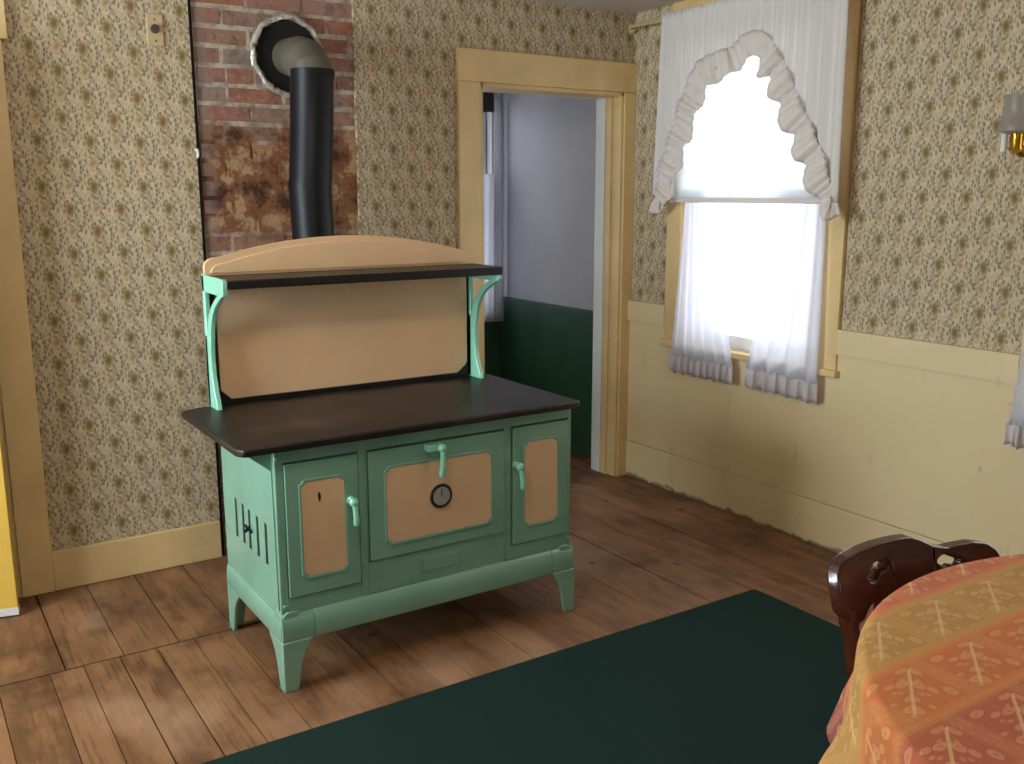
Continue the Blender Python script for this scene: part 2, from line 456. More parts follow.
D0, D1, DH = -.915, -.070, 1.995        # doorway to the next room
L0, L1 = -3.725, -2.962                 # left doorway
struct(build('wall_back', boxes(
    (XL-T, L0, 0, T, 0, CE), (L0, L1, 0, T, 2.03, CE), (L1, CH0, 0, T, 0, CE),
    (CH1, D0, 0, T, 0, CE), (D0, D1, 0, T, DH, CE), (D1, 0, 0, T, 0, CE)), 'paper_x', smooth=False))
W1, W2 = (-1.25, -.40), (-3.06, -2.21)  # windows in the right wall
WZ0, WZ1 = .785, 2.25
struct(build('wall_right', boxes(
    (0, T, YR-T, W2[0], 0, CE), (0, T, W2[1], W1[0], 0, CE), (0, T, W1[1], 0, 0, CE),
    *[(0, T, a, b, 0, WZ0) for a, b in (W1, W2)], *[(0, T, a, b, WZ1, CE) for a, b in (W1, W2)]), 'paper_y', smooth=False))
WL = (-1.60, -.55); WR = (-3.9, -2.4)   # windows out of view: left wall and wall behind the viewer
LZ0, LZ1 = .85, 2.12
struct(build('wall_left', boxes((XL-T, XL, YR-T, WL[0], 0, CE), (XL-T, XL, WL[1], 0, 0, CE),
    (XL-T, XL, WL[0], WL[1], 0, LZ0), (XL-T, XL, WL[0], WL[1], LZ1, CE)), 'paper_y', smooth=False))
struct(build('wall_rear', boxes((XL, WR[0], YR-T, YR, 0, CE), (WR[1], 0, YR-T, YR, 0, CE),
    (WR[0], WR[1], YR-T, YR, 0, LZ0), (WR[0], WR[1], YR-T, YR, LZ1, CE)), 'paper_x', smooth=False))

# the room beyond the doorway
NX = .04; NY = 1.32
NW = (-1.0, -.035)
struct(build('wall_beyond_right', boxes((NX, NX+T, T, NY+T, .84, CE), (0, NX, T, T+.001, 0, CE)), 'grey_wall', smooth=False))
struct(build('trim_3', boxes((NX-.012, NX+T, T, NY, 0, .835), (NX-.03, NX+T, T, NY, .835, .855)), 'green_wains'))
struct(build('wall_beyond_far', boxes((-2.4, NW[0], NY, NY+T, 0, CE), (NW[1], NX, NY, NY+T, 0, CE),
    (NW[0], NW[1], NY, NY+T, 0, .75), (NW[0], NW[1], NY, NY+T, 2.1, CE)), 'grey_wall', smooth=False))
struct(build('trim_4', boxes((-2.4, NX-.012, NY-.012, NY, 0, .70)), 'green_wains'))
struct(build('wall_beyond_left', boxes((-2.4, -2.3, T, NY, 0, CE)), 'grey_wall', smooth=False))
# the closet behind the left door
struct(build('wall_closet', boxes((XL, XL+.05, T, 1.3, 0, CE), (-2.5, -2.4, T, 1.3, 0, CE), (XL, -2.4, 1.3, 1.35, 0, CE)), 'plain', smooth=False))

# chimney: bare brick let into the back wall, with a round flue hole
FC = (-1.812, 2.045); FR = .14
def make_chimney():
    bm = B(); lay = bm.faces.layers.float.new('rnd')
    row = .0725; z = -.03; k = 0
    y0 = .012
    while z < CE:
        x = CH0+.02-(0.0 if k % 2 else .105)
        header = (k % 6 == 3)
        while x < CH1:
            L = (.10 if header else .205)+random.uniform(-.012, .012)
            a, b = max(x, CH0+.018), min(x+L, CH1-.002)
            if b-a > .02:
                n0 = len(bm.faces)
                q = box(bm, a, b, y0+random.uniform(-.004, .004), .06, z+random.uniform(0, .003), min(z+row-.017, CE))
                for v in q: v.co += Vector((random.uniform(-.002, .002), 0, random.uniform(-.002, .002)))
                bm.faces.ensure_lookup_table(); r = random.random()
                for f in bm.faces[n0:]: f[lay] = r
            x += L+.014
        z += row; k += 1
    n0 = len(bm.faces)
    box(bm, CH0+.012, CH1+.001, y0+.004, .30, 0, CE)
    bm.faces.ensure_lookup_table()
    for f in bm.faces[n0:]: f.material_index = 1
    o = build('chimney_breast', bm, ['brick', 'mortar'], smooth=False)
    c = B(); lathe(c, [(FR, -.1), (FR, .26)], (FC[0], 0, FC[1]), 'y', 48)
    cut = build('cutter', c, 'soot')
    md = o.modifiers.new('hole', 'BOOLEAN'); md.object = cut; md.operation = 'DIFFERENCE'; md.solver = 'EXACT'; md.use_self = True
    bpy.context.view_layer.update()
    dg = bpy.context.evaluated_depsgraph_get()
    me = bpy.data.meshes.new_from_object(o.evaluated_get(dg))
    o.modifiers.clear(); o.data = me; me.name = 'chimney_breast'
    bpy.data.objects.remove(cut, do_unlink=True)
    return o
struct(make_chimney())
struct(build('gap_shade_strip', boxes((CH0, CH0+.013, .005, .05, 0, CE)), 'under'), )  # dark strip painting the shade of the gap beside the brick

# trim of the back wall
def casing(bm, a0, a1, w, w2, h, head, t=.022):
    """door casing on the back wall round an opening a0..a1"""
    box(bm, a0-w, a0, -t, 0, 0, h); box(bm, a1, a1+w2, -t, 0, 0, h); box(bm, a0-w-.003, a1+w2, -t-.005, 0, h, h+head)
dm = B(); casing(dm, D0, D1, .115, .070, DH, .142)
d1 = struct(build('trim_1', dm, 'cream', bevel=.003))
build('jamb', boxes((D0-.001, D0+.016, -.012, T, 0, DH), (D1-.016, D1+.001, -.012, .10, 0, DH), (D0, D1, -.012, T, DH-.018, DH),
                    (D1-.026, D1-.016, .055, .10, 0, DH-.018), (D0+.018, D0+.032, .05, .075, 0, DH-.018)), 'cream', d1, bevel=.002)
build('inner_casing', boxes((D1-.030, NX, .1005, .175, 0, DH+.1), (D0-.1, D0+.01, T, T+.025, 0, DH+.1), (D0-.1, NX, T, T+.025, DH-.02, DH+.12)), 'white', d1, bevel=.002)

lm = B(); box(lm, L1, L1+.115, -.022, 0, 0, 2.024); box(lm, L0-.115, L0, -.022, 0, 0, 2.024); box(lm, L0-.13, L1+.135, -.03, 0, 2.024, 2.17)
t2 = struct(build('trim_2', lm, 'cream', bevel=.003))
build('jamb', boxes((L1-.018, L1+.001, -.01, T, 0, 2.03), (L0-.001, L0+.018, -.01, T, 0, 2.03), (L0, L1, -.01, T, 2.012, 2.03)), 'cream', t2)
# the left door, ajar into the room: hinged at its left side
hx, hy = L0+.02, -.012
fx, fy = -2.993, -.187
dirv = (Vector((fx, fy, 0))-Vector((hx, hy, 0))).normalized(); nrm = Vector((dirv.y, -dirv.x, 0))
DW = (Vector((fx, fy, 0))-Vector((hx, hy, 0))).length
def door_pt(s, t, z): return Vector((hx, hy, 0))+dirv*s+nrm*t+Vector((0, 0, z))
def dbox(bm, s0, s1, t0, t1, z0, z1):
    q = box(bm, s0, s1, t0, t1, z0, z1)
    for v in q: v.co = door_pt(v.co.x, v.co.y, v.co.z)
bm = B()
for s0, s1, z0, z1 in ((0, .11, .03, 2.0), (DW-.11, DW, .03, 2.0), (.11, DW-.11, 1.89, 2.0), (.11, DW-.11, .03, .25), (.11, DW-.11, .95, 1.08)):
    dbox(bm, s0, s1, -.032, 0, z0, z1)
dbox(bm, .105, DW-.105, -.022, -.010, .2, 1.95)
dr = struct(build('door_1', bm, 'yellow', bevel=.002))
bm = B(); dbox(bm, -.0, DW+.001, -.033, .002, .006, .034); build('bottom_strip', bm, 'white', dr)  # white strip along the foot of the door
bm = B(); lathe(bm, [(.0, .06), (.02, .058), (.027, .045), (.02, .03), (.009, .02), (.009, 0), (.024, 0)], (0, 0, 0), 'y', 20)
for v in bm.verts: v.co = door_pt(DW-.06+v.co.x, v.co.y, .95+v.co.z)
build('door_knob', bm, 'brass', dr)

bb = B(); box(bb, L1+.115, CH0-.004, -.018, 0, 0, .157); box(bb, CH1, D0-.115, -.018, 0, 0, .157)
struct(build('baseboard_back', bb, 'cream', bevel=.003))

# right wall: wainscot, cap rail, windows
CW = .1
wb = B()
segs = [(W1[1]+CW, 0), (W2[1]+CW, W1[0]-CW), (YR, W2[0]-CW)]
for a, b in segs:
    box(wb, -.010, 0, a, b, .745, .848)
    box(wb, -.024, 0, a, b, .848, .951)
box(wb, -.010, 0, YR, 0, .2, .745)
struct(build('wall_right_wainscot', wb, 'wains', smooth=False))
struct(build('baseboard_right', boxes((-.014, 0, YR, 0, 0, .1965)), 'wains', bevel=.003))

def window(n, w):
    a, b = w
    bm = B()
    for y0, y1 in ((a-CW, a), (b, b+CW)): box(bm, -.022, 0, y0, y1, .76, WZ1)
    box(bm, -.024, 0, a-CW, b+CW, WZ1, CE)
    o = struct(build('window_%d' % n, bm, 'cream', bevel=.003))
    build('sill', boxes((-.044, T, a-CW-.015, b+CW+.015, .752, .782)), 'cream', o, bevel=.005)
    build('jamb', boxes((-.01, T, a, a+.02, WZ0-.005, WZ1), (-.01, T, b-.02, b, WZ0-.005, WZ1), (-.01, T, a, b, WZ1-.02, WZ1)), 'cream', o)
    for nm, x, z0, z1 in (('lower_sash', .045, .782, 1.53), ('upper_sash', .085, 1.49, WZ1-.02)):
        s = B(); y0, y1 = a+.02, b-.02; r = .045; c = (y0+y1)/2
        box(s, x, x+.035, y0, y0+r, z0, z1); box(s, x, x+.035, y1-r, y1, z0, z1)
        box(s, x, x+.035, y0+r, y1-r, z0, z0+(.06 if nm == 'lower_sash' else .04)); box(s, x, x+.035, y0+r, y1-r, z1-.04, z1)
        so = build(nm, s, 'white', o, bevel=.002)
        build('pane', boxes((x+.016, x+.02, y0+r, y1-r, z0+.04, z1-.04)), 'glass', so)
    return o
window(1, W1); window(2, W2)
def plain_window(n, x0, x1, y0, y1, axis):
    """a simple sash window in the walls behind and beside the viewer"""
    bm = B()
    if axis == 'x':
        X = XL; box(bm, X-.1, X+.02, y0-.1, y0, LZ0-.1, LZ1+.1); box(bm, X-.1, X+.02, y1, y1+.1, LZ0-.1, LZ1+.1)
        box(bm, X-.1, X+.02, y0, y1, LZ1, LZ1+.1); box(bm, X-.1, X+.05, y0-.1, y1+.1, LZ0-.04, LZ0)
        m = (LZ0+LZ1)/2; box(bm, X-.09, X-.05, y0, y1, m-.025, m+.025); c = (y0+y1)/2; box(bm, X-.09, X-.06, c-.02, c+.02, LZ0, LZ1)
        gl = boxes((X-.078, X-.074, y0, y1, LZ0, LZ1))
    else:
        Y = YR; box(bm, x0-.1, x0, Y-.1, Y+.02, LZ0-.1, LZ1+.1); box(bm, x1, x1+.1, Y-.1, Y+.02, LZ0-.1, LZ1+.1)
        box(bm, x0, x1, Y-.1, Y+.02, LZ1, LZ1+.1); box(bm, x0-.1, x1+.1, Y-.1, Y+.05, LZ0-.04, LZ0)
        m = (LZ0+LZ1)/2; box(bm, x0, x1, Y-.09, Y-.05, m-.025, m+.025); c = (x0+x1)/2; box(bm, c-.02, c+.02, Y-.09, Y-.06, LZ0, LZ1)
        gl = boxes((x0, x1, Y-.078, Y-.074, LZ0, LZ1))
    o = struct(build('window_%d' % n, bm, 'cream')); build('pane', gl, 'glass', o); return o
plain_window(3, 0, 0, WL[0], WL[1], 'x')
plain_window(4, WR[0], WR[1], 0, 0, 'y')
bm = B()
for x0, x1, z0, z1 in ((NW[0], NW[0]+.05, .75, 2.1), (NW[1]-.03, NW[1], .75, 2.1), (NW[0], NW[1], .75, .8), (NW[0], NW[1], 2.05, 2.1), (NW[0], NW[1], 1.41, 1.45)):
    box(bm, x0, x1, NY+.04, NY+.08, z0, z1)
for x0, x1, z0, z1 in ((NW[0]-.09, NW[0], .70, 2.19), (NW[1], NX-.002, .70, 2.19), (NW[0], NW[1], 2.1, 2.19), (NW[0]-.1, NX-.002, .70, .75)):
    box(bm, x0, x1, NY-.02, NY, z0, z1)
w5 = struct(build('window_5', bm, 'white', bevel=.003))
build('pane', boxes((NW[0]+.05, NW[1]-.05, NY+.058, NY+.062, .8, 2.05)), 'glass', w5)

# ------------------------------------------------------------------ curtains
def curtain(name, label, cat, org, top, bot, ztop, zbot, x, amp, nf, mat, hem=None, group=None, slant=0.0, axis='y', wob=0, lean=0.0):
    """a gathered hanging cloth: top=(a0,a1) and bot=(a0,a1) along the wall; hem = ruffle height"""
    t = thing(name, label, cat, org, group)
    def pt(u, v, extra=0.0, out=0.0):
        a = (top[0]+(top[1]-top[0])*u)*(1-v)+(bot[0]+(bot[1]-bot[0])*u)*v
        g = amp*(.55+.45*v)*math.sin(2*PI*nf*u+wob+1.1*math.sin(3*u+wob))
        z = ztop+(zbot-ztop)*v+slant*u*v-extra
        xx = x+g-out+lean*v**1.5
        return (xx, a, z) if axis == 'y' else (a, xx, z)
    bm = B(); grid(bm, lambda u, v: pt(u, v), nf*12, 14)
    build('curtain_panel', bm, mat, t, solid=.0012)
    if hem:
        bm = B(); k = nf*2.6
        def hp(u, v):
            p = list(pt(u, 1.0)); w = .012*(.35+.65*v)*math.sin(2*PI*k*u)
            p[0 if axis == 'y' else 1] += w-.003
            p[2] += .008-v*hem+.004*math.sin(2*PI*k*u*.5)
            p[1 if axis == 'y' else 0] += .006*math.sin(2*PI*k*u+1)
            return p
        grid(bm, hp, int(k*9), 4); build('ruffle', bm, 'hem', t, solid=.0012)
    return t
SH = 'sheer ruffled cafe curtain, '
CG = 'sheer cafe curtains at the windows'
curtain('cafe_curtain', SH+'left panel below the blind beside the doorway', 'curtain', (-.075, -.6, .63), (-.445, -.60), (-.40, -.815), 1.50, .715, -.040, .010, 6, 'sheer', .085, CG, lean=-.022)
curtain('cafe_curtain', SH+'right panel below the blind beside the bare cream wall', 'curtain', (-.075, -1.1, .63), (-1.05, -1.268), (-.885, -1.292), 1.50, .725, -.040, .016, 4, 'sheer', .09, CG, lean=-.022, slant=-.008, wob=.7)
curtain('cafe_curtain', 'white ruffled curtain corner at the right edge below the wall lamp', 'curtain', (-.075, -2.3, .63), (-2.17, -2.5), (-2.115, -2.55), 1.5, .71, -.040, .012, 6, 'sheer', .08, CG, lean=-.022)
tag(build('cafe_rod', (lambda b: (tube(b, [(-.022, W1[0]-.03, 1.50), (-.037, W1[0]-.03, 1.50), (-.040, W1[0]-.02, 1.50), (-.040, W1[1]+.02, 1.50), (-.037, W1[1]+.03, 1.50), (-.022, W1[1]+.03, 1.50)], .005, 10), b)[1])(B()), 'white'), 'thin white rod carrying the sheer curtains behind the blind hem', 'curtain rod')

# roller blind
t = thing('roller_blind', 'white roller blind half drawn down over the bright window', 'blind', (-.045, -.8, 1.47))
bm = B(); grid(bm, lambda u, v: (-.066-.002*math.sin(PI*u), -.372-u*.886, 2.20-.722*v), 12, 12); build('blind_cloth', bm, 'blind', t, solid=.001)
build('hem_bar', boxes((-.072, -.061, -1.261, -.369, 1.458, 1.480)), 'ruffle', t, bevel=.004)
bm = B(); tube(bm, [(-.050, -.367, 2.21), (-.050, -1.263, 2.21)], .016, 14); build('roller', bm, 'white', t)

# valance rod
bm = B(); tube(bm, [(-.004, -.035, 2.303), (-.05, -.03, 2.303), (-.072, -.05, 2.301), (-.083, -.10, 2.30), (-.083, -.7, 2.296), (-.083, -1.30, 2.292), (-.078, -1.365, 2.291), (-.045, -1.375, 2.291), (-.022, -1.375, 2.291)], .009, 12)
rod = tag(build('curtain_rod', bm, 'plate'), 'pale curtain rod from the room corner through the valance header', 'curtain rod')
bm = B(); lathe(bm, [(.0, -.022), (.022, -.018), (.024, -.004), (.018, 0), (.012, .004)], (-.02, -.012, 2.302), 'x', 18); build('bracket', bm, 'plate', rod)

# valance with arched, ruffled opening
VP = [(-.300, 1.455), (-.345, 1.405), (-.410, 1.455), (-.465, 1.575), (-.535, 1.73), (-.590, 1.85), (-.640, 1.955), (-.70, 1.985), (-.80, 2.005), (-.91, 2.07),
      (-.955, 2.01), (-1.02, 1.925), (-1.08, 1.81), (-1.14, 1.72), (-1.20, 1.615), (-1.252, 1.525), (-1.30, 1.44), (-1.35, 1.405), (-1.40, 1.42)]
def vz(y):
    for (a, za), (b, zb) in zip(VP, VP[1:]):
        if b <= y <= a: return za+(zb-za)*(y-a)/(b-a)
    return VP[0][1] if y > VP[0][0] else VP[-1][1]
t = thing('valance', 'white swag valance with ruffled arch hanging over the blind', 'curtain', (-.085, -.83, 1.42))
def vpt(u, v):
    y = -.315-u*1.05; zb = vz(y)+.06; zt = 2.322
    spread = 1+.035*v*(u-.5)*2*0
    z = zt+(zb-zt)*v
    f = .5+.5*min(1, v*3)
    d = .010*math.sin(2*PI*16*u+.6*math.sin(9*u))*f+.006*math.sin(2*PI*41*u)*(1-min(1, v*6))
    edge = math.exp(-((z-2.292)/.016)**2)           # the cloth hugs the rod
    yy = y+(.028*v if u < .12 else 0)*(1-u/.12 if u < .12 else 0)-(.012*v if u > .93 else 0)*((u-.93)/.07 if u > .93 else 0)
    return (-.102+d*(1-.5*edge)-.006*v, yy, z)
bm = B(); grid(bm, vpt, 220, 26); build('swag', bm, 'valance', t, solid=.0015)
# ruffle along the arch
fine = []
for (a, za), (b, zb) in zip(VP, VP[1:]):
    n = max(2, int(math.hypot(b-a, zb-za)/.006))
    for i in range(n): fine.append(Vector((0, a+(b-a)*i/n, za+(zb-za)*i/n)))
fine.append(Vector((0, VP[-1][0], VP[-1][1])))
sm = fine[:]
for _ in range(12): sm = [sm[0]]+[(sm[i-1]+sm[i]*2+sm[i+1])/4 for i in range(1, len(sm)-1)]+[sm[-1]]
bm = B(); nP = len(sm); L = 0; rows = []; LT = sum((sm[i]-sm[i-1]).length for i in range(1, nP))
for i, p in enumerate(sm):
    if i: L += (sm[i]-sm[i-1]).length
    d = (sm[min(i+3, nP-1)]-sm[max(i-3, 0)]).normalized(); nn = Vector((0, -d.z, d.y))
    if nn.z < 0 and abs(d.y) > .2: nn = -nn
    c = Vector((0, -.86, 1.5)); out = (p-c); 
    if nn.dot(Vector((0, p.y+.86, .75))) < 0: nn = -nn
    row = []
    for k in range(6):
        v = k/5                                   # 0 = sewn edge, 1 = free edge
        w = math.sin(2*PI*L/.13+1.2*math.sin(L*6.3)+.5*math.sin(L*17))
        ww = (.112+.03*max(0, min(1, (p.y+.85)/.2)))*min(1, .45+2.2*min(L, LT-L)); pos = p+nn*(ww*(1-v)-.004-.008*w*v)+d*(.010*w*v)
        w2 = math.sin(2*PI*L/.033+2*math.sin(L*11))*.007*(1-.55*v)
        row.append(bm.verts.new((-.120+w2-.022*w*(.25+.75*v)-.004*v, pos.y, pos.z-.010*v*math.sin(L*43))))
    rows.append(row)
for a, b in zip(rows, rows[1:]):
    for k in range(5): bm.faces.new((a[k], a[k+1], b[k+1], b[k]))
build('ruffle', bm, 'ruffle', t, solid=.0015)

# curtains in the next room
curtain('sheer_curtain', 'long white curtain at the window of the next room', 'curtain', (-.1, 1.25, .68), (-.045, .010), (-.055, .020), 2.06, .70, 1.255, .008, 3, 'sheer', None, axis='x')
curtain('sheer_curtain', 'white tied curtain half across the far window of the next room', 'curtain', (-.3, 1.25, .68), (-.42, -.03), (-.45, -.04), 1.62, .70, 1.275, .008, 8, 'sheer', None, axis='x')
t = curtain('short_valance', 'dark patterned valance atop the far window of the next room', 'curtain', (-.4, 1.24, 1.98), (-1.05, -.06), (-1.05, -.055), 2.16, 1.985, 1.235, .009, 12, 'dark_print', None, axis='x')
bm = B(); tube(bm, [(-1.12, 1.262, 2.165), (.02, 1.262, 2.165)], .007, 10); tag(build('curtain_rod', bm, 'white'), 'white rod above the far window of the next room', 'curtain rod')

# ------------------------------------------------------------------ the range
FY, BY = -1.235, -.70
SX0, SX1 = -2.375, -1.292
st = thing('kitchen_range', 'jade green enamel kitchen range with peach panels and dark cooktop', 'stove', (-1.84, -.95, 0))
DOORS = [('firebox_door', -2.347, -2.114, .300, .716), ('oven_door', -2.078, -1.576, .360, .716), ('warming_door', -1.542, -1.309, .304, .719)]
bm = B()
# core box with recessed front, then the face frame round three door openings
box(bm, SX0+.012, SX1, FY+.020, BY, .25, .766)
g = .0045
xs = [SX0, DOORS[0][1]-g, DOORS[0][2]+g, DOORS[1][1]-g, DOORS[1][2]+g, DOORS[2][1]-g, DOORS[2][2]+g, SX1]
for i in range(0, 8, 2): box(bm, xs[i], xs[i+1], FY, FY+.022, .25, .766)
for i, d in enumerate(DOORS):
    box(bm, xs[1+2*i], xs[2+2*i], FY, FY+.022, d[4]+g, .766); box(bm, xs[1+2*i], xs[2+2*i], FY, FY+.022, .25, d[3]-g)
# left side plate with five upright draught slots
SL = [(-.829, .0), (-.903, .0), (-.966, 0), (-1.045, 0), (-1.124, 0)]
ys = sorted([s[0] for s in SL]); prev = FY+.022
for y in ys:
    box(bm, SX0, SX0+.012, prev, y-.013, .375, .512); prev = y+.013
box(bm, SX0, SX0+.012, prev, BY, .375, .512)
box(bm, SX0, SX0+.012, FY+.022, BY, .25, .375); box(bm, SX0, SX0+.012, FY+.022, BY, .512, .766)
build('body', bm, 'jade', st, bevel=.003)
# flared ledge under the left end of the cooktop
bm = B(); prism(bm, [(SX0+.002, .690), (SX0-.008, .700), (SX0-.085, .762), (SX0-.085, .766), (SX0+.002, .766)], 'y', FY+.03, BY+.01)
build('flared_ledge', bm, 'jade', st, bevel=.003)
build('slot_shade', boxes((SX0+.0035, SX0+.0060, -1.15, -.80, .372, .515)), 'black', st)  # black sheet close behind the slots, paints their inner shade
bm = B(); lathe(bm, [(.005, .0), (.005, -.006), (.011, -.008), (.012, -.013), (.008, -.018), (0, -.019)], (SX0, -.964, .444), 'x', 18)
box(bm, SX0-.006, SX0, -1.0, -.93, .439, .449); build('draft_slide', bm, 'black', st)
# plinth in three castings
def plinth_profile(y0, s): return [(y0+s*.0, .158), (y0-s*.004, .175), (y0-s*.004, .215), (y0-s*.001, .235), (y0+s*.008, .247), (y0+s*.02, .252)]
bm = B()
for a, b in ((SX0-.004, -2.2755), (-2.274, -1.3765), (-1.375, SX1+.008)):
    prism(bm, [(FY-.010, .158), (FY-.014, .170), (FY-.014, .205), (FY-.010, .228), (FY-.002, .244), (FY+.012, .254), (FY+.05, .254), (FY+.05, .158)], 'x', a, b)
for x, s in ((SX0+.004, -1), (SX1, 1)):
    prism(bm, [(x+s*.008, .158), (x+s*.011, .170), (x+s*.011, .205), (x+s*.008, .228), (x+s*.001, .244), (x-s*.012, .254), (x-s*.05, .254), (x-s*.05, .158)], 'y', FY-.006, BY)
box(bm, SX0, SX1, FY, BY-.0, .165, .25)
build('plinth', bm, 'jade', st, bevel=.002)
# four cast legs, an angle section tapering in a curve
def leg(sx, sy):
    x0 = (SX0-.006) if sx < 0 else (SX1+.012); y0 = (FY-.016) if sy < 0 else (BY+.004)
    def prof(w0, w1):
        pts = [(0, 0), (0, .162), (w0, .162), (w0*.97, .152)]
        for i in range(1, 9):
            q = i/8; pts.append((w1+(w0-w1)*(.46*(1-q)+.46*(1-q)**5), .148*(1-q)))
        return pts
    bm = B(); th = .014
    for which in (0, 1):
        if which == 0:
            p = prof(.094, .046); prism(bm, [(x0-sx*a, z) for a, z in p], 'y', y0, y0-sy*th)
        else:
            p = prof(.125, .042); prism(bm, [(y0-sy*max(a, th+.0002), z) for a, z in p], 'x', x0-sx*.0003, x0-sx*th)
    return bm
for sx in (-1, 1):
    for sy in (-1, 1): build('leg', leg(sx, sy), 'jade', st, bevel=.003)
# cooktop
bm = B()
pts = [(-2.475, -1.28), (-1.292, -1.28), (-1.280, -1.268), (-1.280, -.66), (-1.29, -.645), (-2.43, -.645), (-2.475, -.66), (-2.492, -.69), (-2.492, -1.25)]
prism(bm, pts, 'z', .766, .790)
build('cooktop', bm, 'iron', st, bevel=.006, seg=3)
# doors
def notched(x0, x1, z0, z1, c=.0095):
    P = []
    for cx, cz, sx, sz in ((x0, z0, 1, 1), (x1, z0, -1, 1), (x1, z1, -1, -1), (x0, z1, 1, -1)):
        # a little step and a hollow quarter round at each corner
        arc = [(cx+sx*c*1.25*math.cos(a), cz+sz*c*1.25*math.sin(a)) for a in [PI/2*i/5 for i in range(6)]]   # from along x to along z
        st_ = [(cx+sx*c*1.55, cz)] + [(cx+sx*c*1.55, cz+sz*c*.28)] + [(cx+sx*(c*.28+c*1.0*math.cos(a)), cz+sz*(c*.28+c*1.0*math.sin(a))) for a in [PI/2*i/5 for i in range(6)]] + [(cx+sx*c*.28, cz+sz*c*1.55), (cx, cz+sz*c*1.55)]
        if sx*sz > 0: st_ = st_[::-1]
        P += st_
    return P
PANEL = {'firebox_door': (-2.300, -2.160, .357, .657), 'oven_door': (-2.021, -1.632, .407, .655), 'warming_door': (-1.497, -1.357, .366, .664)}
def grow(x0, x1, z0, z1, d): return (x0-d, x1+d, z0-d, z1+d)
def swing_handle(bm, x, z, L, dx):
    lathe(bm, [(.014, 0), (.014, -.010), (.010, -.014), (.009, -.030)], (x, FY-.008, z), 'y', 16)
    lathe(bm, [(.0, .014), (.010, .012), (.015, .003), (.015, -.004), (.010, -.012), (0, -.014)], (x, FY-.036, z), 'z', 16)
    tube(bm, [(x, FY-.036, z+.004), (x+dx*.3, FY-.042, z-L*.3), (x+dx*.7, FY-.043, z-L*.65), (x+dx, FY-.040, z-L*.93), (x+dx, FY-.040, z-L)], [.0085, .0085, .0095, .011, .008], 14)
for nm, x0, x1, z0, z1 in DOORS:
    bm = B(); p = PANEL[nm]
    outer = [(x0, z0), (x1, z0), (x1, z1), (x0, z1)]
    box(bm, x0, x1, FY-.008, FY+.018, z0, z1)
    ring_prism(bm, notched(*grow(*p, .007)), notched(*p), 'y', FY-.013, FY-.007)
    d = build(nm, bm, 'jade', st, bevel=.002)
    bm = B(); prism(bm, notched(*grow(*p, -.0005)), 'y', FY-.0105, FY-.006)
    pn = build('door_panel', bm, 'peach', d, bevel=.0015)
    if nm == 'firebox_door':
        bm = B(); prism(bm, [(-2.247, .600), (-2.243, .585), (-2.238, .598), (-2.239, .612), (-2.244, .620), (-2.248, .611)], 'y', FY-.0112, FY-.0095); build('enamel_chip', bm, 'chip', pn)
        bm = B(); swing_handle(bm, -2.143, .575, .075, .006); build('handle', bm, 'jade_light', d)
    elif nm == 'oven_door':
        bm = B(); swing_handle(bm, -1.832, .700, .095, -.004); box(bm, -1.882, -1.838, FY-.034, FY-.006, .690, .712); build('handle', bm, 'jade_light', d, bevel=.003)
        bm = B(); lathe(bm, [(.030, .001), (.040, 0), (.041, -.004), (.039, -.008), (.034, -.009), (.0315, -.007)], (-1.826, FY-.009, .533), 'y', 36); gg = build('oven_gauge', bm, 'black', d)
        bm = B(); lathe(bm, [(.0, -.008), (.031, -.007), (.032, .0)], (-1.826, FY-.009, .533), 'y', 32); build('dial', bm, 'dial', gg)
        bm = B(); box(bm, -1.8275, -1.8245, FY-.0178, FY-.0165, .533, .556); build('needle', bm, 'black', gg)
    else:
        bm = B(); swing_handle(bm, -1.533, .590, .08, .010); build('handle', bm, 'jade_light', d)
bm = B(); ring_prism(bm, [(-1.900, .279), (-1.748, .279), (-1.748, .329), (-1.900, .329)], [(-1.897, .282), (-1.751, .282), (-1.751, .326), (-1.897, .326)], 'y', FY-.003, FY+.002)
box(bm, -1.8955, -1.7525, FY-.003, FY+.002, .2835, .3245); build('name_plate', bm, 'jade', st, bevel=.001)
# little bolt heads on the face frame
for x, z in ((-2.366, .735), (-2.362, .272), (-2.096, .352), (-1.56, .365), (-1.301, .275)):
    bm = B(); lathe(bm, [(.0075, 0), (.0065, -.004), (0, -.006)], (x, FY, z), 'y', 12); build('bolt_head', bm, 'jade', st)
# high back: black sheet, two peach panels, shelf and brackets
PX0, PX1, PY = -2.372, -1.362, -.648
bm = B(); box(bm, PX0, PX1, PY, PY+.02, .788, 1.225); build('back_sheet', bm, 'black', st, bevel=.002)
bm = B(); c = .035; a0, a1, b0, b1 = PX0+.022, PX1-.010, .806, 1.192
prism(bm, [(a0+c, b0), (a1-c*1.3, b0), (a1-.006, b0+c*.9), (a1, b0+c*1.3), (a1, b1), (a0, b1), (a0, b0+c)], 'y', PY-.006, PY+.002); build('splash_panel', bm, 'peach', st, bevel=.004)
def arch(dx, zb, k=1.0):
    X0, X1 = -2.379+dx, -1.368-dx; pts = [(X0, zb), (X1, zb)]
    pts += [(X1, 1.262-dx)]
    for i in range(1, 6): a = PI/2*i/6; pts.append((X1-.04+.04*math.cos(a), 1.262-dx+.03*math.sin(a)))
    n = 22
    for i in range(n+1):
        u = i/n; x = X1-.045+(X0+.045-X1+.045)*u; pts.append((x, 1.292-dx+.062*(1-(2*u-1)**2)**1.0))
    for i in range(1, 6): a = PI/2*i/6; pts.append((X0+.04-.04*math.sin(a), 1.262-dx+.03*math.cos(a)))
    pts.append((X0, 1.262-dx))
    return pts
bm = B(); prism(bm, arch(0, 1.232), 'y', PY-.002, PY+.018); prism(bm, arch(.020, 1.240), 'y', PY-.007, PY)
build('arched_back', bm, 'peach', st, bevel=.004, seg=3)
SF = -.865
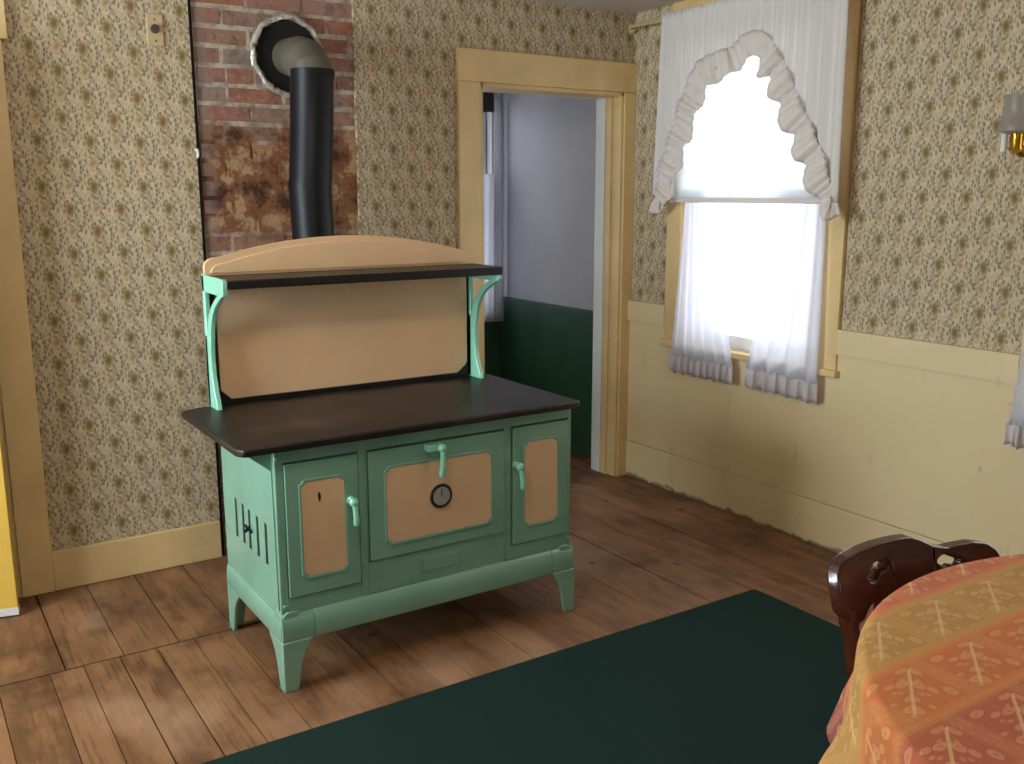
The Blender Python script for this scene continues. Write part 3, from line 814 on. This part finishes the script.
bm = B(); prism(bm, [(-2.372, PY+.015), (-2.372, SF), (-1.342, SF), (-1.330, SF+.012), (-1.330, PY+.015)], 'z', 1.203, 1.232); build('shelf', bm, 'black', st, bevel=.003)
def bracket(x0, x1, top):
    """cast bracket: back strip, waisted foot and a curved strut with an open slot between"""
    yb = PY+.008
    W = [(1.185, .222), (1.165, .178), (1.14, .132), (1.11, .098), (1.08, .078), (1.05, .066), (1.0, .055), (.95, .052), (.90, .056), (.85, .070), (.815, .090), (.79, .098)]
    bm = B()
    prism(bm, [(yb, .790), (yb, top), (yb-.024, top), (yb-.024, .790)], 'x', x0, x1)
    low = [(yb-w, z) for z, w in W if z <= 1.035]
    prism(bm, [(yb, 1.035)]+[(yb-.064, 1.035)]+low+[(yb, .790)], 'x', x0, x1)
    ins = [(1.185, .178), (1.165, .132), (1.14, .092), (1.11, .060), (1.08, .042), (1.05, .030), (1.03, .022)]
    prism(bm, [(yb-w, z) for z, w in W if z >= 1.05]+[(yb-.063, 1.03)]+[(yb-w, z) for z, w in ins[::-1]], 'x', x0, x1)
    prism(bm, [(yb, 1.180), (yb, top), (SF+.004, top), (SF-.004, top-.008), (SF-.004, 1.190), (SF+.002, 1.180)], 'x', x0, x1)
    return bm
build('shelf_bracket', bracket(-2.388, -2.371, 1.236), 'jade_light', st, bevel=.003)
build('shelf_bracket', bracket(-1.362, -1.346, 1.204), 'jade_light', st, bevel=.003)
bm = B(); lathe(bm, [(.086, BY-.01), (.086, BY+.05), (.08, BY+.06)], (-1.82, 0, .60), 'y', 32); build('flue_outlet', bm, 'black', st)

# ------------------------------------------------------------------ stovepipe
sp = thing('stovepipe', 'black stovepipe with grey elbow rising behind the range into the chimney', 'stovepipe', (-1.815, -.2, 1.2))
PYc = -.205
bm = B(); tube(bm, [(-1.795, PYc, 1.972), (-1.795, PYc, 1.952), (-1.797, PYc, 1.95), (-1.805, PYc, 1.75), (-1.818, PYc, 1.56), (-1.8225, PYc, 1.53), (-1.8215, PYc, 1.50), (-1.8165, PYc, 1.33), (-1.814, PYc, 1.1), (-1.815, PYc, .75)],
     [.087, .087, .084, .084, .084, .085, .084, .083, .083, .083], 40); build('pipe_section', bm, 'pipe', sp)
bm = B(); R = .092; pts = [(-1.795, PYc, 1.955)]
for i in range(4):
    a = PI/2*i/3; pts.append((-1.795-.008*i/3, PYc+R-R*math.cos(a), 1.939+R*math.sin(a)-.008))
pts.append((-1.8035, -.105, 2.023)); tube(bm, pts, .0845, 40); eb = build('elbow', bm, 'galv', sp); eb.data.set_sharp_from_angle(angle=math.radians(14))
bm = B(); tube(bm, [(-1.803, -.10, 2.039), (-1.812, .22, 2.045)], .072, 36); build('flue_section', bm, 'galv', sp)
bm = B(); pts = [(-1.815, PYc, .78)]
for i in range(7):
    a = PI/2*i/6; pts.append((-1.815, PYc-.14+.14*math.cos(a), .74-.14*math.sin(a)))
pts.append((-1.818, BY+.05, .60)); tube(bm, pts, .082, 32); build('lower_elbow', bm, 'pipe', sp)
# foil collar lining the hole
fcx = thing('flue_collar', 'crumpled foil ring lining the round hole in the brick chimney', 'flue collar', (FC[0], .0, FC[1]))
bm = B(); N = 64; rows = []
for k in range(N):
    a = 2*PI*k/N; jr = random.uniform(-.004, .004); ring = []
    for j in range(8):
        b = 2*PI*j/8; r = FR+.004+jr+(.011+random.uniform(-.004, .004))*math.cos(b); y = -.002+(.011+random.uniform(-.003, .003))*math.sin(b)
        ring.append(bm.verts.new((FC[0]+r*math.cos(a), y, FC[1]+r*1.04*math.sin(a))))
    rows.append(ring)
for k in range(N):
    for j in range(8): bm.faces.new((rows[k][j], rows[(k+1) % N][j], rows[(k+1) % N][(j+1) % 8], rows[k][(j+1) % 8]))
build('foil_ring', bm, 'foil', fcx)
bm = B(); lathe(bm, [(FR-.003, .004), (FR-.003, .245), (0, .246)], (FC[0], 0, FC[1]), 'y', 40); build('sooty_liner', bm, 'soot', fcx)

# ------------------------------------------------------------------ small wall things
bm = B(); box(bm, -2.357, -2.297, -.007, 0, 2.043, 2.159); 
pl = tag(build('wall_plate', bm, 'plate', bevel=.003), 'beige wall plate with a dark round knob left of the chimney', 'switch plate')
bm = B(); lathe(bm, [(.016, -.006), (.016, -.016), (.013, -.021), (0, -.022)], (-2.329, 0, 2.104), 'y', 24); build('dial_knob', bm, 'knob', pl)
for z in (2.062, 2.138):
    bm = B(); lathe(bm, [(.004, -.006), (.003, -.0085), (0, -.009)], (-2.327, 0, z), 'y', 10); build('screw', bm, 'knob', pl)
bm = B(); tube(bm, [(-2.203, .0, 1.668), (-2.203, -.02, 1.668), (-2.203, -.026, 1.660), (-2.203, -.026, 1.645), (-2.203, -.018, 1.640)], .005, 8)
tag(build('wall_hook', bm, 'white'), 'tiny white hook at the wallpaper edge beside the brick', 'hook')
# wall lamp
SY = -2.045
sc = thing('wall_sconce', 'brass wall lamp with grey glass shade at the right edge of the picture', 'wall lamp', (0, SY, 1.66))
bm = B(); lathe(bm, [(.042, 0), (.042, -.006), (.034, -.014), (.016, -.018), (0, -.019)], (0, SY, 1.66), 'x', 28); build('wall_mount', bm, 'brass', sc)
bm = B(); tube(bm, [(-.012, SY, 1.655), (-.05, SY, 1.635), (-.085, SY-.006, 1.632), (-.10, SY-.02, 1.645), (-.10, SY-.025, 1.66)], .007, 12); build('arm', bm, 'brass', sc)
LX, LY = -.10, SY-.025
bm = B(); lathe(bm, [(0, 1.630), (.012, 1.632), (.024, 1.640), (.020, 1.652), (.020, 1.692), (.026, 1.698), (0, 1.700)], (LX, LY, 0), 'z', 24); build('socket', bm, 'brass', sc)
bm = B(); lathe(bm, [(.0, 1.634), (.009, 1.635), (.010, 1.640), (.010, 1.694)], (LX-.014, LY+.034, 0), 'z', 12); build('white_tube', bm, 'white', sc)  # thin white upright tube beside the brass socket
bm = B(); lathe(bm, [(.036, 1.692), (.058, 1.700), (.060, 1.712), (.050, 1.735), (.044, 1.765), (.047, 1.795), (.054, 1.815)], (LX, LY, 0), 'z', 32)
bmesh.ops.delete(bm, geom=[f for f in bm.faces if len(f.verts) > 4], context='FACES_ONLY'); build('glass_shade', bm, 'frost', sc, solid=.003)

# ------------------------------------------------------------------ rug, table, cloth, chair
bm = B(); RX0, RX1, RY0, RY1 = -3.55, -.602, -4.3, -1.497
rp = [(RX0, RY0), (RX1, RY0), (RX1, RY1-.01), (RX1-.02, RY1), (RX0, RY1)]
prism(bm, rp, 'z', .005, .013); rug = tag(build('rug', bm, 'rug', bevel=.004), 'large plain dark green rug on the floorboards before the range', 'rug')
bm = B(); prism(bm, [(RX0-.004, RY0), (RX1+.004, RY0), (RX1+.004, RY1), (RX1-.018, RY1+.005), (RX0-.004, RY1+.005)], 'z', .0015, .0055); build('backing_highlight', bm, 'backing_highlight', rug)  # backing rim, paints the bright highlight along the rug edge

TC = Vector((-1.60, -3.515, 0)); TR = .672; TZ = .766
tb = thing('dining_table', 'round wooden table under the coral banded tablecloth', 'table', (TC.x, TC.y, 0))
bm = B(); lathe(bm, [(0, TZ-.03), (TR-.03, TZ-.03), (TR-.008, TZ-.025), (TR-.003, TZ-.012), (TR-.008, TZ-.001), (0, TZ)], TC, 'z', 64); build('tabletop', bm, 'mahog', tb)
bm = B(); lathe(bm, [(.05, .10), (.075, .14), (.06, .22), (.045, .30), (.05, .45), (.075, .55), (.05, .62), (.09, .70), (.16, .735), (0, .736)], TC, 'z', 32); build('pedestal', bm, 'mahog', tb)
for k in range(4):
    a = PI/4+k*PI/2; d = Vector((math.cos(a), math.sin(a), 0)); bm = B()
    tube(bm, [TC+d*.03+V(0, 0, .20), TC+d*.16+V(0, 0, .17), TC+d*.27+V(0, 0, .09), TC+d*.36+V(0, 0, .045), TC+d*.40+V(0, 0, .041)], [.035, .034, .03, .027, .026], 14); build('leg', bm, 'mahog', tb)
# cloth
def cloth():
    bm = B(); uvl = bm.loops.layers.uv.new('flat'); NA = 240; DROP = .235
    prof = [(TR*q, 0.0, TR*q) for q in (0.02, .2, .4, .6, .8, .92, .975)]
    for i in range(1, 6):
        a = PI/2*i/5; prof.append((TR*.975+.018*math.sin(a), .018*(1-math.cos(a)), TR*.975+.028*a/(PI/2)))
    s0 = prof[-1][2]
    for i in range(1, 17): prof.append((TR*.975+.018, .018+DROP*i/16, s0+DROP*i/16))
    rows = []
    for k in range(NA):
        a = 2*PI*k/NA; row = []
        for r, dz, s in prof:
            q = max(0, dz-.015)/DROP
            fold = math.sin(13*a+1.3+.8*math.sin(3*a+.5)); fold = .5+.5*fold
            rr = r+q*(.012+.085*fold*q**.35*min(1, q*1.6))
            # facing the chair the cloth hangs flat
            near = max(0, math.cos(a-PI/2-.05))**8
            rr = rr*(1-near*.75)+ (r+.012*q)*near*.75
            z = TZ+.004-dz+q*.012*fold
            row.append((bm.verts.new((TC.x+rr*math.cos(a), TC.y+rr*math.sin(a), z)), (TC.x+s*math.cos(a), TC.y+s*math.sin(a))))
        rows.append(row)
    for k in range(NA):
        A, C = rows[k], rows[(k+1) % NA]
        for i in range(len(prof)-1):
            q = (A[i], A[i+1], C[i+1], C[i]); f = bm.faces.new([v[0] for v in q])
            for l, v in zip(f.loops, q): l[uvl].uv = v[1]
    f = bm.faces.new([r[0][0] for r in rows])
    for l, r in zip(f.loops, rows): l[uvl].uv = r[0][1]
    return bm
tc = build('tablecloth', cloth(), 'cloth', solid=.002, org=(TC.x, TC.y, .75))
tag(tc, 'coral, yellow and orange banded tablecloth draped over the round table', 'tablecloth')

# chair drawn up to the far side of the table
CX, CY = -1.575, -2.765
ch = thing('dining_chair', 'dark red wooden chair with pierced crest rail behind the table', 'chair', (CX, CY-.2, 0))
SZ = .43; REC = .30                    # seat height, recline of the back
TOP = [(-1.792, .742), (-1.788, .772), (-1.775, .788), (-1.745, .797), (-1.70, .803), (-1.65, .806), (-1.59, .806), (-1.556, .804), (-1.53, .794), (-1.50, .778), (-1.465, .770), (-1.43, .772), (-1.395, .773), (-1.365, .768), (-1.345, .752), (-1.338, .725)]
LOW = [(-1.792, .700), (-1.775, .682), (-1.75, .672), (-1.73, .676), (-1.715, .690), (-1.695, .702), (-1.66, .70), (-1.565, .672), (-1.47, .70), (-1.435, .702), (-1.415, .690), (-1.40, .676), (-1.38, .672), (-1.355, .682), (-1.338, .70)]
def lerp(P, x):
    for (a, za), (b, zb) in zip(P, P[1:]):
        if a <= x <= b: return za+(zb-za)*(x-a)/(b-a)
    return P[-1][1]
def back_y(x, z): return -2.752-.12*(x+1.79)-.022*(1-((x-CX)/.22)**2)*-1+(z-.78)*REC
HOLES = [(-1.700, -1.630, .014, .35), (-1.50, -1.43, .012, -.2)]
cols = []; n = 90
for i in range(n+1):
    x = -1.792+(.454)*i/n; zt, zl = lerp(TOP, x), lerp(LOW, x); zm, h = (zt+zl)/2, 0
    for a_, b_, hh, sl in HOLES:
        if a_ < x < b_:
            q = (x-a_)/(b_-a_); h = hh*math.sqrt(max(0, 1-(2*q-1)**2))*(.65+.6*abs(math.sin(PI*1.5*q))); zm = (zt+zl)/2+.006+sl*(x-(a_+b_)/2)
    cols.append((x, (zl, zm-h, zm+h, zt)))
bm = B(); TH = .030
def cv(t): return [[bm.verts.new((x, back_y(x, z)+t, z)) for z in zz] for x, zz in cols]
F, K = cv(-TH/2), cv(TH/2)
for i in range(n):
    for L in (F, K):
        bm.faces.new((L[i][0], L[i+1][0], L[i+1][1], L[i][1])); bm.faces.new((L[i][2], L[i+1][2], L[i+1][3], L[i][3]))
    for j in (0, 3): bm.faces.new((F[i][j], F[i+1][j], K[i+1][j], K[i][j]))
    if max(cols[q][1][2]-cols[q][1][1] for q in (i, i+1)) > 1e-4:
        for j in (1, 2): bm.faces.new((F[i][j], F[i+1][j], K[i+1][j], K[i][j]))
for i in (0, n):
    bm.faces.new((F[i][0], F[i][1], K[i][1], K[i][0])); bm.faces.new((F[i][2], F[i][3], K[i][3], K[i][2]))
build('crest_rail', bm, 'mahog', ch, bevel=.006, seg=3)
for x in (-1.762, -1.368):
    bm = B(); zs = [.70, .675, .66, .62, .59, .56, .50, SZ-.01]; rs = [.018, .020, .017, .020, .022, .017, .019, .015]
    tube(bm, [(x+(.7-z)*-.02, back_y(x, z), z) for z in zs], rs, 14); build('back_post', bm, 'mahog', ch)
bm = B(); SP = [(.05, .70), (.035, .62), (.055, .56), (.03, .50), (.04, SZ-.01)]
q = [(-w, z) for w, z in SP]+[(w, z) for w, z in SP[::-1]]
A_ = [bm.verts.new((CX+u, back_y(CX, z)-.008, z)) for u, z in q]; B_ = [bm.verts.new((CX+u, back_y(CX, z)+.008, z)) for u, z in q]
bm.faces.new(A_); bm.faces.new(B_[::-1])
for i in range(len(q)): bm.faces.new((A_[i], B_[i], B_[(i+1) % len(q)], A_[(i+1) % len(q)]))
build('splat', bm, 'mahog', ch, bevel=.003)
for x in (-1.668, -1.482):
    bm = B(); zs = [.71, .66, .60, .54, SZ-.01]
    tube(bm, [(x, back_y(x, z), z) for z in zs], [.010, .012, .014, .012, .010], 12); build('spindle', bm, 'mahog', ch)
CY -= .075
def seat_pts():
    P = []
    for i in range(40):
        a = 2*PI*i/40; c, s = math.cos(a), math.sin(a)
        P.append((CX+.215*math.copysign(abs(c)**.6, c)*(1-.06*(s > 0)), CY-.185+.205*math.copysign(abs(s)**.6, s)))
    return P
bm = B(); prism(bm, seat_pts(), 'z', SZ-.032, SZ); build('seat', bm, 'mahog', ch, bevel=.010, seg=3)
for sx in (-1, 1):
    for sy in (-1, 1):
        xt, yt = CX+sx*.15, CY-.185+sy*.14; xb, yb = xt+sx*.05, yt+sy*.055
        L = lambda q: (xt+(xb-xt)*q, yt+(yb-yt)*q, (SZ-.02)*(1-q)+.0155*q)
        bm = B(); tube(bm, [L(q) for q in (0, .15, .25, .35, .55, .7, .85, 1)], [.015, .019, .014, .020, .021, .015, .016, .012], 14); build('leg', bm, 'mahog', ch)
for sx in (-1, 1):
    bm = B(); x = CX+sx*.175; tube(bm, [(x, CY-.35, .20), (x, CY-.185, .20), (x, CY-.02, .20)], [.009, .013, .009], 12); build('stretcher', bm, 'mahog', ch)
bm = B(); tube(bm, [(CX-.175, CY-.185, .20), (CX, CY-.185, .20), (CX+.175, CY-.185, .20)], [.009, .013, .009], 12); build('stretcher', bm, 'mahog', ch)

# ------------------------------------------------------------------ light
sc_ = bpy.context.scene
w = bpy.data.worlds.new('overcast_sky'); sc_.world = w; w.use_nodes = True
bg = w.node_tree.nodes['Background']; bg.inputs[0].default_value = (.86, .93, 1.0, 1); bg.inputs[1].default_value = 2.0
def daylight(name, loc, rot, sx, sy, power, c):
    l = bpy.data.lights.new(name, 'AREA'); l.shape = 'RECTANGLE'; l.size = sx; l.size_y = sy; l.energy = power; l.color = c
    o = bpy.data.objects.new(name, l); col.objects.link(o); o.location = loc; o.rotation_euler = rot
    return o
DAY = (.84, .93, 1.0)
# size is along local X, size_y along local Y
daylight('daylight_left', (XL-.25, (WL[0]+WL[1])/2, (LZ0+LZ1)/2), (PI/2, 0, -PI/2), WL[1]-WL[0], LZ1-LZ0, 140, (.76, .91, 1.0))
daylight('daylight_rear', ((WR[0]+WR[1])/2, YR-.25, (LZ0+LZ1)/2), (PI/2, 0, 0), WR[1]-WR[0], LZ1-LZ0, 1.5, (1.0, .90, .74))
daylight('daylight_right', (.35, -.83, 1.5), (PI/2, 0, PI/2), .95, 1.6, 18, DAY)
daylight('daylight_right_rear', (.35, -2.63, 1.5), (PI/2, 0, PI/2), .95, 1.6, 9, DAY)
daylight('daylight_next_room', (-.55, NY+.3, 1.45), (-PI/2, 0, 0), .95, 1.4, 2.2, DAY)

l = bpy.data.lights.new('ceiling_bulb', 'POINT'); l.energy = 22; l.color = (1.0, .84, .62); l.shadow_soft_size = .10
o = bpy.data.objects.new('ceiling_bulb', l); col.objects.link(o); o.location = (-2.75, -2.1, 2.2)

# ------------------------------------------------------------------ camera
F_, yaw, pit, rol, ca, cb = 960.9349, .5782, .1936, -.0013, 3.2745, 3.8906
cam = bpy.data.cameras.new('camera'); cam.sensor_fit = 'HORIZONTAL'; cam.sensor_width = 36; cam.lens = F_/1024*36; cam.clip_start = .02
co = bpy.data.objects.new('camera', cam); col.objects.link(co)
fwd = Vector((math.sin(yaw)*math.cos(pit), math.cos(yaw)*math.cos(pit), -math.sin(pit)))
right = Vector((math.cos(yaw), -math.sin(yaw), 0)); up = right.cross(fwd)
r = right*math.cos(rol)+up*math.sin(rol); u = -right*math.sin(rol)+up*math.cos(rol)
mt = Matrix((r, u, -fwd)).transposed().to_4x4(); mt.translation = (-ca, -cb, 1.5)
co.matrix_world = mt
sc_.camera = co
vs = sc_.view_settings
vs.view_transform = 'Standard'; vs.look = 'None'; vs.gamma = 1; vs.use_curve_mapping = False; vs.exposure = -0.08
